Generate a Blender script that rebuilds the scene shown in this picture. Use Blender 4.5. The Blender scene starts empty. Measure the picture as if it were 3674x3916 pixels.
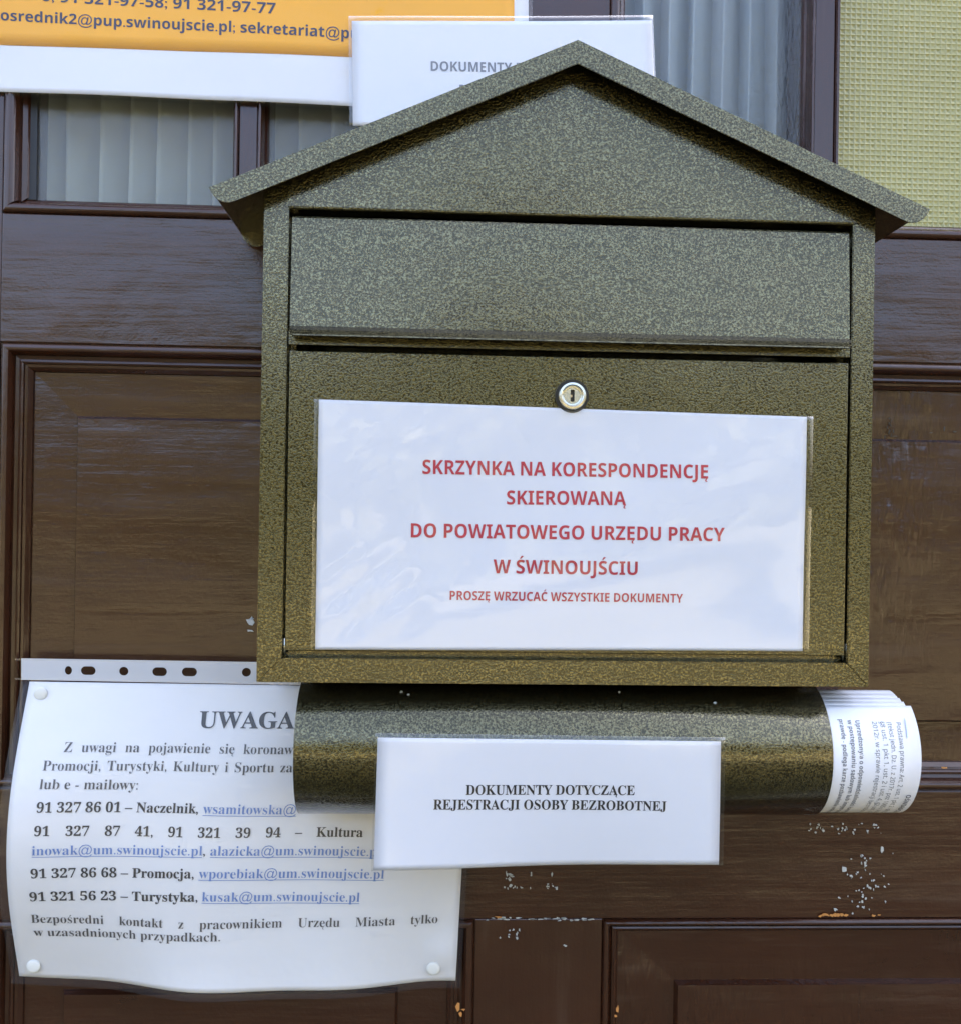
import bpy, bmesh, math, random
from mathutils import Vector
random.seed(7)
sc = bpy.context.scene
COL = sc.collection
R = math.radians

# ------------------------------------------------------------------ camera
IW, IH, FPX = 3674.0, 3916.0, 3800.0           # size of the photograph and focal length, in its pixels
CAM = Vector((0.0, -0.675, 1.5))
yaw, pit, rol = R(2.6), R(0.15), R(0.9)
F_ = Vector((math.sin(yaw)*math.cos(pit), math.cos(yaw)*math.cos(pit), math.sin(pit)))
R0 = Vector((math.cos(yaw), -math.sin(yaw), 0)); U0 = R0.cross(F_)
R_ = R0*math.cos(rol) + U0*math.sin(rol); U_ = U0*math.cos(rol) - R0*math.sin(rol)
cd = bpy.data.cameras.new('camera'); cam = bpy.data.objects.new('camera', cd); COL.objects.link(cam)
from mathutils import Matrix
M = Matrix((R_, U_, -F_)).transposed().to_4x4(); M.translation = CAM
cam.matrix_world = M
cd.sensor_fit = 'HORIZONTAL'; cd.sensor_width = 36; cd.lens = 36*FPX/IW
cd.clip_start = 0.02; cd.clip_end = 500
sc.camera = cam

def at(px, py, Y):                              # the point of the plane y = Y that the photograph shows at (px, py)
    d = F_ + R_*((px-IW/2)/FPX) - U_*((py-IH/2)/FPX)
    return CAM + d*((Y-CAM.y)/d.y)
def proj(p):
    d = p - CAM; z = d.dot(F_)
    return IW/2 + FPX*d.dot(R_)/z, IH/2 - FPX*d.dot(U_)/z
def X(px, py, Y=0): return at(px, py, Y).x
def Z(px, py, Y=0): return at(px, py, Y).z

# ------------------------------------------------------------------ light
SUN_EL, SUN_AZ = R(46), R(24)
w = bpy.data.worlds.new('World'); sc.world = w; w.use_nodes = True
nt = w.node_tree; bg = nt.nodes['Background']
sky = nt.nodes.new('ShaderNodeTexSky'); sky.sky_type = 'NISHITA'; sky.sun_disc = False
sky.sun_elevation = SUN_EL; sky.sun_rotation = SUN_AZ
sky.air_density = 0.8; sky.dust_density = 9.0; sky.ozone_density = 0.6
nt.links.new(sky.outputs[0], bg.inputs[0]); bg.inputs[1].default_value = 0.15
sl = bpy.data.lights.new('sun', 'SUN'); sl.energy = 4.5; sl.angle = R(0.5); sl.color = (1, .93, .82)
so = bpy.data.objects.new('sun', sl); COL.objects.link(so)
sdir = Vector((math.sin(SUN_AZ)*math.cos(SUN_EL), math.cos(SUN_AZ)*math.cos(SUN_EL), math.sin(SUN_EL)))
so.rotation_euler = sdir.to_track_quat('Z', 'Y').to_euler(); so.location = (0, 5, 12)
sc.view_settings.view_transform = 'Standard'; sc.view_settings.look = 'None'
sc.view_settings.gamma = 1; sc.view_settings.exposure = 3.22
sc.cycles.use_denoising = True
sc.cycles.max_bounces = 8; sc.cycles.transparent_max_bounces = 12
sc.cycles.sample_clamp_indirect = 4

# ------------------------------------------------------------------ materials
def new_mat(name):
    m = bpy.data.materials.new(name); m.use_nodes = True
    return m, m.node_tree, m.node_tree.nodes['Principled BSDF']
def N(t, kind, **kw):
    n = t.nodes.new(kind)
    for k, v in kw.items():
        if k.startswith('i_'):
            key = k[2:]; n.inputs[int(key) if key.isdigit() else key.replace('_', ' ')].default_value = v
        else: setattr(n, k, v)
    return n
def L(t, a, b): t.links.new(a, b)
def ramp(t, fac, stops):
    n = t.nodes.new('ShaderNodeValToRGB'); e = n.color_ramp.elements
    while len(e) < len(stops): e.new(0.5)
    for i, (p, c) in enumerate(stops):
        e[i].position = p; e[i].color = (c, c, c, 1) if isinstance(c, (int, float)) else (*c, 1)
    L(t, fac, n.inputs[0]); return n
def pos(t, scale=(1, 1, 1)):
    g = t.nodes.new('ShaderNodeNewGeometry'); m = N(t, 'ShaderNodeMapping')
    m.inputs['Scale'].default_value = scale
    L(t, g.outputs['Position'], m.inputs[0]); return m.outputs[0]
def noise(t, vec, scale, detail=2, rough=.5, dist=0):
    n = N(t, 'ShaderNodeTexNoise', i_Scale=scale, i_Detail=detail, i_Roughness=rough, i_Distortion=dist)
    L(t, vec, n.inputs['Vector']); return n.outputs[0]

def hammered():
    m, t, b = new_mat('hammered_bronze_paint')
    v = pos(t)
    n = noise(t, v, 900, .8, .5, .8)
    ridge = ramp(t, n, [(.40, 0.0), (.47, .38), (.53, .45), (.60, 1.0)])
    big = noise(t, v, 30, 2)
    c = N(t, 'ShaderNodeMix', data_type='RGBA'); L(t, ridge.outputs[0], c.inputs[0])
    c.inputs[6].default_value = (.036, .030, .010, 1); c.inputs[7].default_value = (.160, .142, .066, 1)
    L(t, c.outputs[2], b.inputs['Base Color'])
    b.inputs['Metallic'].default_value = .9
    rr = ramp(t, ridge.outputs[0], [(0, .10), (1, .15)]); L(t, rr.outputs[0], b.inputs['Roughness'])
    b.inputs['Coat Weight'].default_value = .7; b.inputs['Coat Roughness'].default_value = .10
    bp = N(t, 'ShaderNodeBump', i_Strength=.34, i_Distance=.0005); L(t, ridge.outputs[0], bp.inputs['Height'])
    b2 = N(t, 'ShaderNodeBump', i_Strength=.3, i_Distance=.0012); L(t, big, b2.inputs['Height']); L(t, bp.outputs[0], b2.inputs['Normal'])
    L(t, b2.outputs[0], b.inputs['Normal']); 
    b3 = N(t, 'ShaderNodeBump', i_Strength=.3, i_Distance=.0003); L(t, n, b3.inputs['Height']); L(t, b3.outputs[0], b.inputs['Coat Normal'])
    return m

def wood(name, sc_, ripple=0, base=(.039, .0135, .0066)):
    m, t, b = new_mat(name)
    v = pos(t, sc_)
    fine = noise(t, v, 260, 3, .6)                 # brush strokes
    mid = noise(t, v, 60, 3, .55, .3)
    vp = pos(t)
    big = noise(t, vp, 14, 3, .5)
    spots = noise(t, vp, 500, 2)
    cr = N(t, 'ShaderNodeMix', data_type='RGBA'); L(t, big, cr.inputs[0])
    cr.inputs[6].default_value = (*[c*.72 for c in base], 1); cr.inputs[7].default_value = (base[0]*1.35, base[1]*1.3, base[2]*1.15, 1)
    dust = ramp(t, mid, [(.58, 0), (.8, 1)])
    c2 = N(t, 'ShaderNodeMix', data_type='RGBA'); L(t, dust.outputs[0], c2.inputs[0]); L(t, cr.outputs[2], c2.inputs[6])
    c2.inputs[7].default_value = (.060, .030, .018, 1); L(t, c2.outputs[2], b.inputs['Base Color'])
    rr = ramp(t, mid, [(.3, .14), (.7, .27)]); L(t, rr.outputs[0], b.inputs['Roughness'])
    b.inputs['Specular IOR Level'].default_value = .6
    ad = N(t, 'ShaderNodeMath', operation='MULTIPLY_ADD', i_1=.45); L(t, fine, ad.inputs[0]); L(t, mid, ad.inputs[2])
    bp = N(t, 'ShaderNodeBump', i_Strength=.6, i_Distance=.0007); L(t, ad.outputs[0], bp.inputs['Height'])
    b2 = N(t, 'ShaderNodeBump', i_Strength=.5, i_Distance=.004); L(t, big, b2.inputs['Height']); L(t, bp.outputs[0], b2.inputs['Normal'])
    last = b2
    b3 = N(t, 'ShaderNodeBump', i_Strength=.25, i_Distance=.0004); L(t, spots, b3.inputs['Height']); L(t, last.outputs[0], b3.inputs['Normal']); last = b3
    if ripple:                                       # alligatored old varnish: fine upright ripples in patches
        rv = pos(t, (1, 1, .18)); rn = noise(t, rv, 230, 1, .5, .4)
        msk = ramp(t, noise(t, vp, 11, 2), [(.46, 0), (.6, 1)])
        mm = N(t, 'ShaderNodeMath', operation='MULTIPLY'); L(t, rn, mm.inputs[0]); L(t, msk.outputs[0], mm.inputs[1])
        b4 = N(t, 'ShaderNodeBump', i_Strength=ripple, i_Distance=.0022); L(t, mm.outputs[0], b4.inputs['Height']); L(t, last.outputs[0], b4.inputs['Normal']); last = b4
    L(t, last.outputs[0], b.inputs['Normal'])
    return m

def plain(name, col, rough=.5, metal=0, bump=None, spec=.5, coat=0):
    m, t, b = new_mat(name)
    b.inputs['Base Color'].default_value = (*col, 1); b.inputs['Roughness'].default_value = rough
    b.inputs['Metallic'].default_value = metal; b.inputs['Specular IOR Level'].default_value = spec
    b.inputs['Coat Weight'].default_value = coat
    if bump:
        n = noise(t, pos(t), bump[0], 2)
        bp = N(t, 'ShaderNodeBump', i_Strength=bump[1], i_Distance=bump[2]); L(t, n, bp.inputs['Height']); L(t, bp.outputs[0], b.inputs['Normal'])
    return m

def film(name, rough=.05, gloss=.5, wave=(18, .5, .003), fine=(150, .15, .0005), tint=(.97, .975, .985), haze=0.0):
    m = bpy.data.materials.new(name); m.use_nodes = True; t = m.node_tree; t.nodes.clear()
    out = N(t, 'ShaderNodeOutputMaterial'); tr = N(t, 'ShaderNodeBsdfTransparent'); tr.inputs[0].default_value = (*tint, 1)
    gl = N(t, 'ShaderNodeBsdfGlossy', i_Roughness=rough)
    fr = N(t, 'ShaderNodeFresnel', i_IOR=1.5)
    k0 = N(t, 'ShaderNodeMath', operation='MULTIPLY', i_1=gloss*2); L(t, fr.outputs[0], k0.inputs[0])
    gm = t.nodes.new('ShaderNodeNewGeometry'); fb = N(t, 'ShaderNodeMath', operation='SUBTRACT', i_0=1.0); L(t, gm.outputs['Backfacing'], fb.inputs[1])
    k = N(t, 'ShaderNodeMath', operation='MULTIPLY'); L(t, k0.outputs[0], k.inputs[0]); L(t, fb.outputs[0], k.inputs[1])   # the thin film mirrors on its front face only
    v = pos(t)
    n1 = noise(t, v, wave[0], 2, .5, .6); b1 = N(t, 'ShaderNodeBump', i_Strength=wave[1], i_Distance=wave[2]); L(t, n1, b1.inputs['Height'])
    n2 = noise(t, v, fine[0], 2); b2 = N(t, 'ShaderNodeBump', i_Strength=fine[1], i_Distance=fine[2]); L(t, n2, b2.inputs['Height']); L(t, b1.outputs[0], b2.inputs['Normal'])
    L(t, b2.outputs[0], gl.inputs['Normal'])
    mx = N(t, 'ShaderNodeMixShader'); L(t, k.outputs[0], mx.inputs[0]); L(t, tr.outputs[0], mx.inputs[1]); L(t, gl.outputs[0], mx.inputs[2])
    last = mx
    if haze:
        df = N(t, 'ShaderNodeBsdfDiffuse'); df.inputs[0].default_value = (.75, .77, .8, 1)
        m2 = N(t, 'ShaderNodeMixShader'); m2.inputs[0].default_value = haze; L(t, mx.outputs[0], m2.inputs[1]); L(t, df.outputs[0], m2.inputs[2]); last = m2
    L(t, last.outputs[0], out.inputs[0])
    return m

HAM = hammered()
WH = wood('brown_gloss_paint_across', (.07, 1, 1))
WV = wood('brown_gloss_paint_upright', (1, 1, .07))
WP = wood('brown_gloss_paint_crackled', (.12, 1, 1), ripple=.6)
PAPER = plain('white_paper', (.80, .80, .81), .6, bump=(400, .1, .0002))
PAPER_W = plain('ivory_paper', (.82, .80, .76), .6, bump=(60, .25, .002))
ORANGE = plain('orange_print', (.95, .44, .003), .55)
INK = plain('black_ink', (.018, .018, .02), .45)
INKG = plain('grey_ink', (.17, .17, .18), .5)
INKD = plain('faded_dark_ink', (.05, .044, .038), .5)
INKR = plain('thin_faded_ink', (.10, .09, .08), .5)
INKN = plain('navy_ink', (.05, .055, .09), .5)
BLUE = plain('blue_ink', (.16, .25, .50), .5)
RED = plain('red_ink', (.55, .045, .06), .45)
REDS = plain('dark_red_ink', (.48, .03, .05), .45)
FILM = film('laminating_film', .03, .8, wave=(9, .22, .003), fine=(90, .06, .0004))
FILM_B = film('laminating_film_edge', .08, .8, haze=.06)
FILM_P = film('poster_film', .07, .35, wave=(25, .9, .003), fine=(220, .4, .0005))
SLEEVE = film('clear_plastic_sleeve', .20, .30, wave=(10, .4, .004), haze=.012)
STRIP = film('milky_binder_strip', .2, .5, haze=.55)
GLASS = film('figured_window_glass', .10, .65, wave=(40, .35, .002), fine=(420, .6, .0007), tint=(.88, .91, .90), haze=.06)
GLASS2 = film('fluted_window_glass', .12, .9, wave=(40, .35, .002), fine=(420, .9, .0009), tint=(.84, .88, .92))
t = GLASS2.node_tree; gl = [n for n in t.nodes if n.type == 'BSDF_GLOSSY'][0]; pb = gl.inputs['Normal'].links[0].from_node
wvn = N(t, 'ShaderNodeTexWave', wave_type='BANDS', bands_direction='X', i_Scale=2*math.pi/20/.0205*.5, i_Distortion=.4); L(t, pos(t), wvn.inputs['Vector'])
bw = N(t, 'ShaderNodeBump', i_Strength=.7, i_Distance=.004); L(t, wvn.outputs[1], bw.inputs['Height']); L(t, pb.outputs[0], bw.inputs['Normal']); L(t, bw.outputs[0], gl.inputs['Normal'])
CHROME = plain('worn_nickel', (.62, .61, .53), .25, 1.0, bump=(900, .15, .0001))
BRASS = plain('brass_keyway', (.60, .47, .28), .35, 1.0)
BLACK = plain('black_plastic', (.006, .006, .006), .3)
PIN = plain('cream_pin_head', (.74, .74, .68), .35)
FLECK = plain('white_paint_residue', (.48, .49, .46), .7, bump=(900, .6, .0004))
BARE = plain('bare_orange_wood', (.55, .24, .06), .6)
STEEL = plain('staple_steel', (.55, .6, .68), .3, 1.0)
CURT = plain('grey_white_curtain', (.50, .49, .43), .9, bump=(900, .3, .0004), spec=.1)
SHADE_CRACK = plain('dark_shade_and_crack', (.02, .022, .026), .5)  # near-black for the painted shadow beside the panes and for the paint cracks

# ------------------------------------------------------------------ building helpers
def link(name, me, mat, parent=None, smooth=False):
    o = bpy.data.objects.new(name, me); COL.objects.link(o)
    if mat is not None and not me.materials: me.materials.append(mat)
    if parent is not None: o.parent = parent
    if smooth:
        for p in me.polygons: p.use_smooth = True
    return o
def mesh(name, vs, fs, mat, parent=None, smooth=False):
    me = bpy.data.meshes.new(name); me.from_pydata([tuple(v) for v in vs], [], fs); me.update()
    return link(name, me, mat, parent, smooth)
def frombm(name, bm, mat, parent=None, smooth=False):
    bmesh.ops.recalc_face_normals(bm, faces=bm.faces)
    me = bpy.data.meshes.new(name); bm.to_mesh(me); bm.free()
    return link(name, me, mat, parent, smooth)
def thing(name, label, cat, loc=(0, 0, 0), group=None):
    o = bpy.data.objects.new(name, None); COL.objects.link(o); o.empty_display_size = .05
    o['label'] = label; o['category'] = cat
    if group: o['group'] = group
    return o
def struct(o): o['kind'] = 'structure'; return o
def bm_box(bm, x0, x1, y0, y1, z0, z1, bev=0):
    b = bmesh.new()
    vs = [b.verts.new(p) for p in [(x0,y0,z0),(x1,y0,z0),(x1,y1,z0),(x0,y1,z0),(x0,y0,z1),(x1,y0,z1),(x1,y1,z1),(x0,y1,z1)]]
    for f in [(0,1,5,4),(1,2,6,5),(2,3,7,6),(3,0,4,7),(4,5,6,7),(3,2,1,0)]: b.faces.new([vs[i] for i in f])
    if bev: bmesh.ops.bevel(b, geom=list(b.edges), offset=bev, segments=2, affect='EDGES', profile=.5)
    tmp = bpy.data.meshes.new('tmp'); b.to_mesh(tmp); b.free(); bm.from_mesh(tmp); bpy.data.meshes.remove(tmp)
def box(name, x0, x1, y0, y1, z0, z1, mat, parent=None, bev=0):
    bm = bmesh.new(); bm_box(bm, x0, x1, y0, y1, z0, z1, bev); return frombm(name, bm, mat, parent)
def prism(bm, poly, y0, y1, bev=0):
    """poly: list of (x, z), extruded from y0 (front) to y1 (back)"""
    b = bmesh.new()
    f = [b.verts.new((x, y0, z)) for x, z in poly]; k = [b.verts.new((x, y1, z)) for x, z in poly]
    b.faces.new(f); b.faces.new(list(reversed(k))); n = len(poly)
    for i in range(n): b.faces.new((f[i], k[i], k[(i+1) % n], f[(i+1) % n]))
    if bev: bmesh.ops.bevel(b, geom=list(b.edges), offset=bev, segments=2, affect='EDGES')
    tmp = bpy.data.meshes.new('tmp'); b.to_mesh(tmp); b.free(); bm.from_mesh(tmp); bpy.data.meshes.remove(tmp)
def disc(bm, c, r, y0, y1, seg=40, bev=0):
    prism(bm, [(c[0]+r*math.cos(a*2*math.pi/seg), c[1]+r*math.sin(a*2*math.pi/seg)) for a in range(seg)], y0, y1, bev)

# ------------------------------------------------------------------ lettering
GC = {}
STY = {'serifB': (0x1D400, 0x1D41A, 0x1D7CE, .004), 'serif': (0x1D400, 0x1D41A, 0x1D7CE, -.006),
       'sansB': (0x1D5D4, 0x1D5EE, 0x1D7EC, 0), 'sans': (0x1D5A0, 0x1D5BA, 0x1D7E2, 0)}
tc = bpy.data.curves.new('lettering_source', 'FONT'); to = bpy.data.objects.new('lettering_source', tc); COL.objects.link(to)
tc.resolution_u = 4
def conv(s, st):
    a, b, d, _ = STY[st]; o = ''
    for c in s:
        if 'A' <= c <= 'Z': o += chr(a+ord(c)-65)
        elif 'a' <= c <= 'z': o += chr(b+ord(c)-97)
        elif '0' <= c <= '9': o += chr(d+ord(c)-48)
        else: o += c
    return o
def prewarm(st, chars):
    """all glyphs of a style from one text, one line each, told apart by height"""
    LS = 3.0; tc.space_line = LS; hh = conv('H', st); rows = ['HH']
    chars = sorted(set(chars))
    rows = [hh+hh]
    for c in chars: rows += [conv(c, st), hh+conv(c, st)+hh]
    tc.body = '\n'.join(rows); tc.offset = STY[st][3]; bpy.context.view_layer.update()
    me = bpy.data.meshes.new_from_object(to.evaluated_get(bpy.context.evaluated_depsgraph_get()))
    co = [(v.co.x, v.co.y) for v in me.vertices]
    row = [int(round((.3-y)/LS)) for x, y in co]
    per = {}
    for k, r in enumerate(row): per.setdefault(r, []).append(k)
    pf = {}
    for p in me.polygons: pf.setdefault(row[p.vertices[0]], []).append(tuple(p.vertices))
    bpy.data.meshes.remove(me)
    base = max(co[k][0] for k in per[0])
    for i, c in enumerate(chars):
        a, b = 1+2*i, 2+2*i
        m = {k: n for n, k in enumerate(per[a])}
        vs = [(co[k][0], co[k][1]+a*LS) for k in per[a]]; fs = [tuple(m[q] for q in f) for f in pf[a]]
        GC[(c, st)] = (vs, fs, max(co[k][0] for k in per[b]) - base)
ACC = {'ż': 'za', 'ł': 'lo', 'Ą': 'Ao', 'ą': 'ao', 'Ę': 'Eo', 'ę': 'eo', 'Ś': 'Sa', 'ś': 'sa', 'Ć': 'Ca', 'ć': 'ca', 'ó': 'oa', 'Ó': 'Oa', 'ź': 'za'}
def glyph(c, st):
    if (c, st) in GC: return GC[(c, st)]
    off = STY[st][3]
    if c == ' ': r = ([], [], .27)
    elif c in ACC:
        bvs, bfs, adv = glyph(ACC[c][0], st); vs = list(bvs); fs = list(bfs)
        x0 = min(v[0] for v in vs); x1 = max(v[0] for v in vs); y1 = max(v[1] for v in vs)
        wgt = 1.0 if st.endswith('B') else .62
        n = len(vs)
        if ACC[c][1] == 'a':
            xm = (x0+x1)/2 + .02
            vs += [(xm-.07*wgt, y1+.05), (xm+.0, y1+.05), (xm+.13*wgt+.02, y1+.19), (xm+.02, y1+.20)]; fs.append((n, n+1, n+2, n+3))
        else:
            xm = x1 - (.12 if c in 'Ęęą' else .10); t = .055*wgt
            pts = [(xm+.02, 0.0), (xm-.045, -.07), (xm-.05, -.13), (xm-.005, -.175), (xm+.09, -.165)]
            inn = [(xm+.02+t*1.2, 0.0), (xm-.045+t*1.3, -.07), (xm-.05+t*1.3, -.12), (xm+.0+t*.6, -.145), (xm+.09, -.145)]
            vs += pts + inn
            for i in range(4): fs.append((n+i, n+i+1, n+6+i, n+5+i))
        r = (vs, fs, adv)
    else:
        prewarm(st, [c]); return GC[(c, st)]
    GC[(c, st)] = r; return r
for st_, chars in (('sansB', 'SKRZYNADOEPCJIWTGUMposrednik2@pup.swinoujscie.pl; sekretariatu013456789-,/zyjwtahcgbłm'), ('sans', 'HhDOKUMENTYRPodstawprn:A.21zikljeduU0765oy(fam§8,4jbcv'),
                    ('serifB', 'DOKUMENTYCZAREJSIBUWAGHNaczelnik,0123456789 –Kultra PomocjTysky'), ('serif', 'HZuwagi npojesekrmPcjTtyKliSzb-:@.lxaosdhMBUf,')):
    prewarm(st_, [c for c in set(chars) if c not in ' ł'])
def caph(st): return max(v[1] for v in glyph('H', st)[0])

class Flat:                                       # a sheet in the plane y = Y, uv in metres
    def __init__(s, Y): s.Y = Y
    def pt(s, u, v, off=0): return Vector((u, s.Y-off, v))
    def inv(s, px, py): p = at(px, py, s.Y); return (p.x, p.z)
class Surf:
    def inv(s, px, py):
        u, v = s.guess
        for _ in range(14):
            e = 1e-4; x, y = proj(s.pt(u, v)); xu, yu = proj(s.pt(u+e, v)); xv, yv = proj(s.pt(u, v+e))
            a, b, c, d = (xu-x)/e, (xv-x)/e, (yu-y)/e, (yv-y)/e; det = a*d-b*c
            if abs(det) < 1e-6: break
            rx, ry = px-x, py-y
            u += max(-.03, min(.03, (rx*d-b*ry)/det)); v += max(-.03, min(.03, (a*ry-c*rx)/det))
        return u, v
def lettering(s, st, surf, p0, p1, cap, mat, parent, just=False, under=None, aspect=1.0, off=.00025, uvs=None, name='lettering'):
    u0, u1 = uvs if uvs else (surf.inv(*p0), surf.inv(*p1))
    u0 = Vector(u0); u1 = Vector(u1); W = (u1-u0).length; e1 = (u1-u0)/W; e2 = Vector((-e1.y, e1.x))
    sy = cap/caph(st)
    g = [glyph(c, st) for c in s]
    first = min((v[0] for v in g[0][0]), default=0); last = g[-1]
    tot = sum(a[2] for a in g) - first - (last[2] - max((v[0] for v in last[0]), default=0))
    sp = s.count(' '); sx = W/tot; extra = 0
    if just:
        sx = sy*aspect; extra = (W - tot*sx)/max(sp, 1)
    vs = []; fs = []; x = -first*sx
    for c, (gv, gf, adv) in zip(s, g):
        n = len(vs)
        for a, b in gv:
            q = u0 + e1*(x+a*sx) + e2*(b*sy); vs.append(surf.pt(q.x, q.y, off))
        fs += [tuple(i+n for i in f) for f in gf]
        x += adv*sx + (extra if c == ' ' else 0)
    if under:
        K = 24
        for k in range(K):
            n = len(vs)
            for a, b in ((k/K, -.20), ((k+1)/K, -.20), ((k+1)/K, -.145), (k/K, -.145)):
                q = u0 + e1*(a*W) + e2*(b*sy*.8); vs.append(surf.pt(q.x, q.y, off))
            fs.append((n, n+1, n+2, n+3))
    return mesh(name, vs, fs, mat, parent)

def sheet(name, surf, us, vs, mat, parent=None, off=0, thick=.00012, smooth=True):
    """closed thin sheet over the uv rectangle us x vs (lists of grid lines)"""
    V = []; Fc = []; nu, nv = len(us), len(vs)
    for k in (0, 1):
        for v in vs:
            for u in us: V.append(surf.pt(u, v, off - k*thick))
    I = lambda k, j, i: k*nu*nv + j*nu + i
    for j in range(nv-1):
        for i in range(nu-1):
            Fc.append((I(0,j,i), I(0,j,i+1), I(0,j+1,i+1), I(0,j+1,i)))
            Fc.append((I(1,j,i), I(1,j+1,i), I(1,j+1,i+1), I(1,j,i+1)))
    for i in range(nu-1):
        Fc.append((I(0,0,i), I(1,0,i), I(1,0,i+1), I(0,0,i+1))); Fc.append((I(0,nv-1,i), I(0,nv-1,i+1), I(1,nv-1,i+1), I(1,nv-1,i)))
    for j in range(nv-1):
        Fc.append((I(0,j,0), I(0,j+1,0), I(1,j+1,0), I(1,j,0))); Fc.append((I(0,j,nu-1), I(1,j,nu-1), I(1,j+1,nu-1), I(0,j+1,nu-1)))
    o = mesh(name, V, Fc, mat, parent)
    for p in o.data.polygons[:]: p.use_smooth = smooth and p.index < 2*(nu-1)*(nv-1)
    return o
def lin(a, b, n): return [a+(b-a)*i/n for i in range(n+1)]

class Quad(Surf):                                # a sheet through four photo corners, nearly flat, with gentle waves
    def __init__(s, tl, tr, br, bl, Y, wave=None, W=None, H=None):
        s.c = [at(*p, Y) for p in (tl, tr, br, bl)]; s.wave = wave or (lambda a, b: 0)
        s.W = ((s.c[1]-s.c[0]).length+(s.c[2]-s.c[3]).length)/2; s.H = ((s.c[3]-s.c[0]).length+(s.c[2]-s.c[1]).length)/2
        s.guess = (s.W/2, s.H/2)
    def pt(s, u, v, off=0):                      # u to the right, v UP from the bottom edge
        a, b = u/s.W, 1-v/s.H
        p = (s.c[0]*(1-a)+s.c[1]*a)*(1-b) + (s.c[3]*(1-a)+s.c[2]*a)*b
        return Vector((p.x, p.y - s.wave(a, b) - off, p.z))

# ================================================================== THE SETTING
g = mesh('ground', [(-120,-200,0),(120,-200,0),(120,40,0),(-120,40,0)], [(0,1,2,3)], None); struct(g)
m, t, b = new_mat('dusty_paving')
v = pos(t); n1 = noise(t, v, .6, 4, .6); n2 = noise(t, v, 60, 2)
cr = N(t, 'ShaderNodeMix', data_type='RGBA'); L(t, n1, cr.inputs[0]); cr.inputs[6].default_value = (.070, .060, .028, 1); cr.inputs[7].default_value = (.115, .098, .046, 1)
L(t, cr.outputs[2], b.inputs['Base Color']); b.inputs['Roughness'].default_value = .9
bp = N(t, 'ShaderNodeBump', i_Strength=.3, i_Distance=.01); L(t, n2, bp.inputs['Height']); L(t, bp.outputs[0], b.inputs['Normal'])
g.data.materials.append(m)

DX0, DX1 = X(-520, 1958), X(4620, 1958); DZ1 = 2.25
STUC = plain('pale_stucco', (.42, .38, .30), .9, bump=(120, .4, .004))
wl = [(-8, DX0-.06, 0, 7), (DX1+.06, 8, 0, 7), (DX0-.06, DX1+.06, DZ1+.06, 7)]
wall = thing('building_wall', 'pale plastered house wall around the brown wooden door', 'wall')
for a in wl: box('wall_face', a[0], a[1], .02, .35, a[2], a[3], STUC, wall)
box('door_frame', DX0-.06, DX0-.002, .0, .2, 0, DZ1+.06, WV, wall); box('door_frame', DX1+.002, DX1+.06, .0, .2, 0, DZ1+.06, WV, wall)
box('door_frame', DX0-.002, DX1+.002, .0, .2, DZ1+.002, DZ1+.06, WH, wall)
box('hall_wall', -3, 3, 3.0, 3.1, 0, 3, STUC, wall); box('hall_wall', -3, -2.9, .36, 2.99, 0, 3, STUC, wall)
box('hall_wall', 2.9, 3, .36, 2.99, 0, 3, STUC, wall); box('hall_ceiling', -3, 3, .36, 3.1, 3.01, 3.1, STUC, wall)

# trees across the street: a far-off mass that the paint and the plastic reflect
lf = bmesh.new()
rnd = random.Random(3)
for i in range(9000):
    x = rnd.uniform(-34, 34)
    top = 4.6 + 1.3*math.sin(x*.42+1) + .9*math.sin(x*1.13) + .5*math.sin(x*2.7)
    y = -17 + rnd.uniform(-2.5, 2.5); z = rnd.uniform(.1, 1)**.8*top
    s = rnd.uniform(.22, .5); a, b_, c_ = [rnd.uniform(-1, 1) for _ in range(3)]
    n = Vector((a, b_+.4, c_)).normalized(); u = n.orthogonal().normalized()*s; k = n.cross(u).normalized()*s*.7
    p = Vector((x, y, z)); lf.faces.new([lf.verts.new(p+q) for q in (u, k, -u, -k)])
FOL = bpy.data.materials.new('foliage'); FOL.use_nodes = True; t = FOL.node_tree; b = t.nodes['Principled BSDF']
nn = noise(t, pos(t), .9, 3); cr = N(t, 'ShaderNodeMix', data_type='RGBA'); L(t, nn, cr.inputs[0])
cr.inputs[6].default_value = (.024, .028, .006, 1); cr.inputs[7].default_value = (.078, .068, .013, 1); L(t, cr.outputs[2], b.inputs['Base Color']); b.inputs['Roughness'].default_value = .7
tl = frombm('treeline', lf, FOL); tl['kind'] = 'stuff'; tl['label'] = 'olive green row of trees across the street facing the door'; tl['category'] = 'trees'

# ================================================================== THE DOOR
door = thing('door', 'old brown painted panelled wooden door with four glazed panes', 'door')
PXL = lambda px: X(px, 1958)
# column edges (outer edges of the mouldings)
LA0, LA1 = X(-8, 1958), X(1815, 3600)
RA0, RA1 = X(2301, 3600), X(4110, 1958)
WL0, WL1 = X(14, 500), X(1835, 300)
WR0, WR1 = X(2331, 100), X(4150, 300)
zwin = (Z(500, 818)+Z(3500, 922))/2                # bottom of the glazed openings
zmt = (Z(500, 1320)+Z(3500, 1386))/2; zmb = Z(3600, 3026)
zbt = (Z(2800, 3512)+Z(2301, 3515))/2; zwt = 2.05; zbb = .22
TH = .042
def board(x0, x1, z0, z1, mat, nm): return box(nm, x0, x1, 0, TH, z0, z1, mat, door, .0007)
board(DX0, min(LA0, WL0), .02, DZ1, WV, 'stile'); board(max(RA1, WR1), DX1, .02, DZ1, WV, 'stile')
lx, rx = min(LA0, WL0), max(RA1, WR1)
board(lx, rx, zmt, zwin, WH, 'rail'); board(lx, rx, zbt, zmb, WH, 'rail'); board(lx, rx, .02, zbb, WH, 'rail'); board(lx, rx, zwt, DZ1, WH, 'rail')
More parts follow.
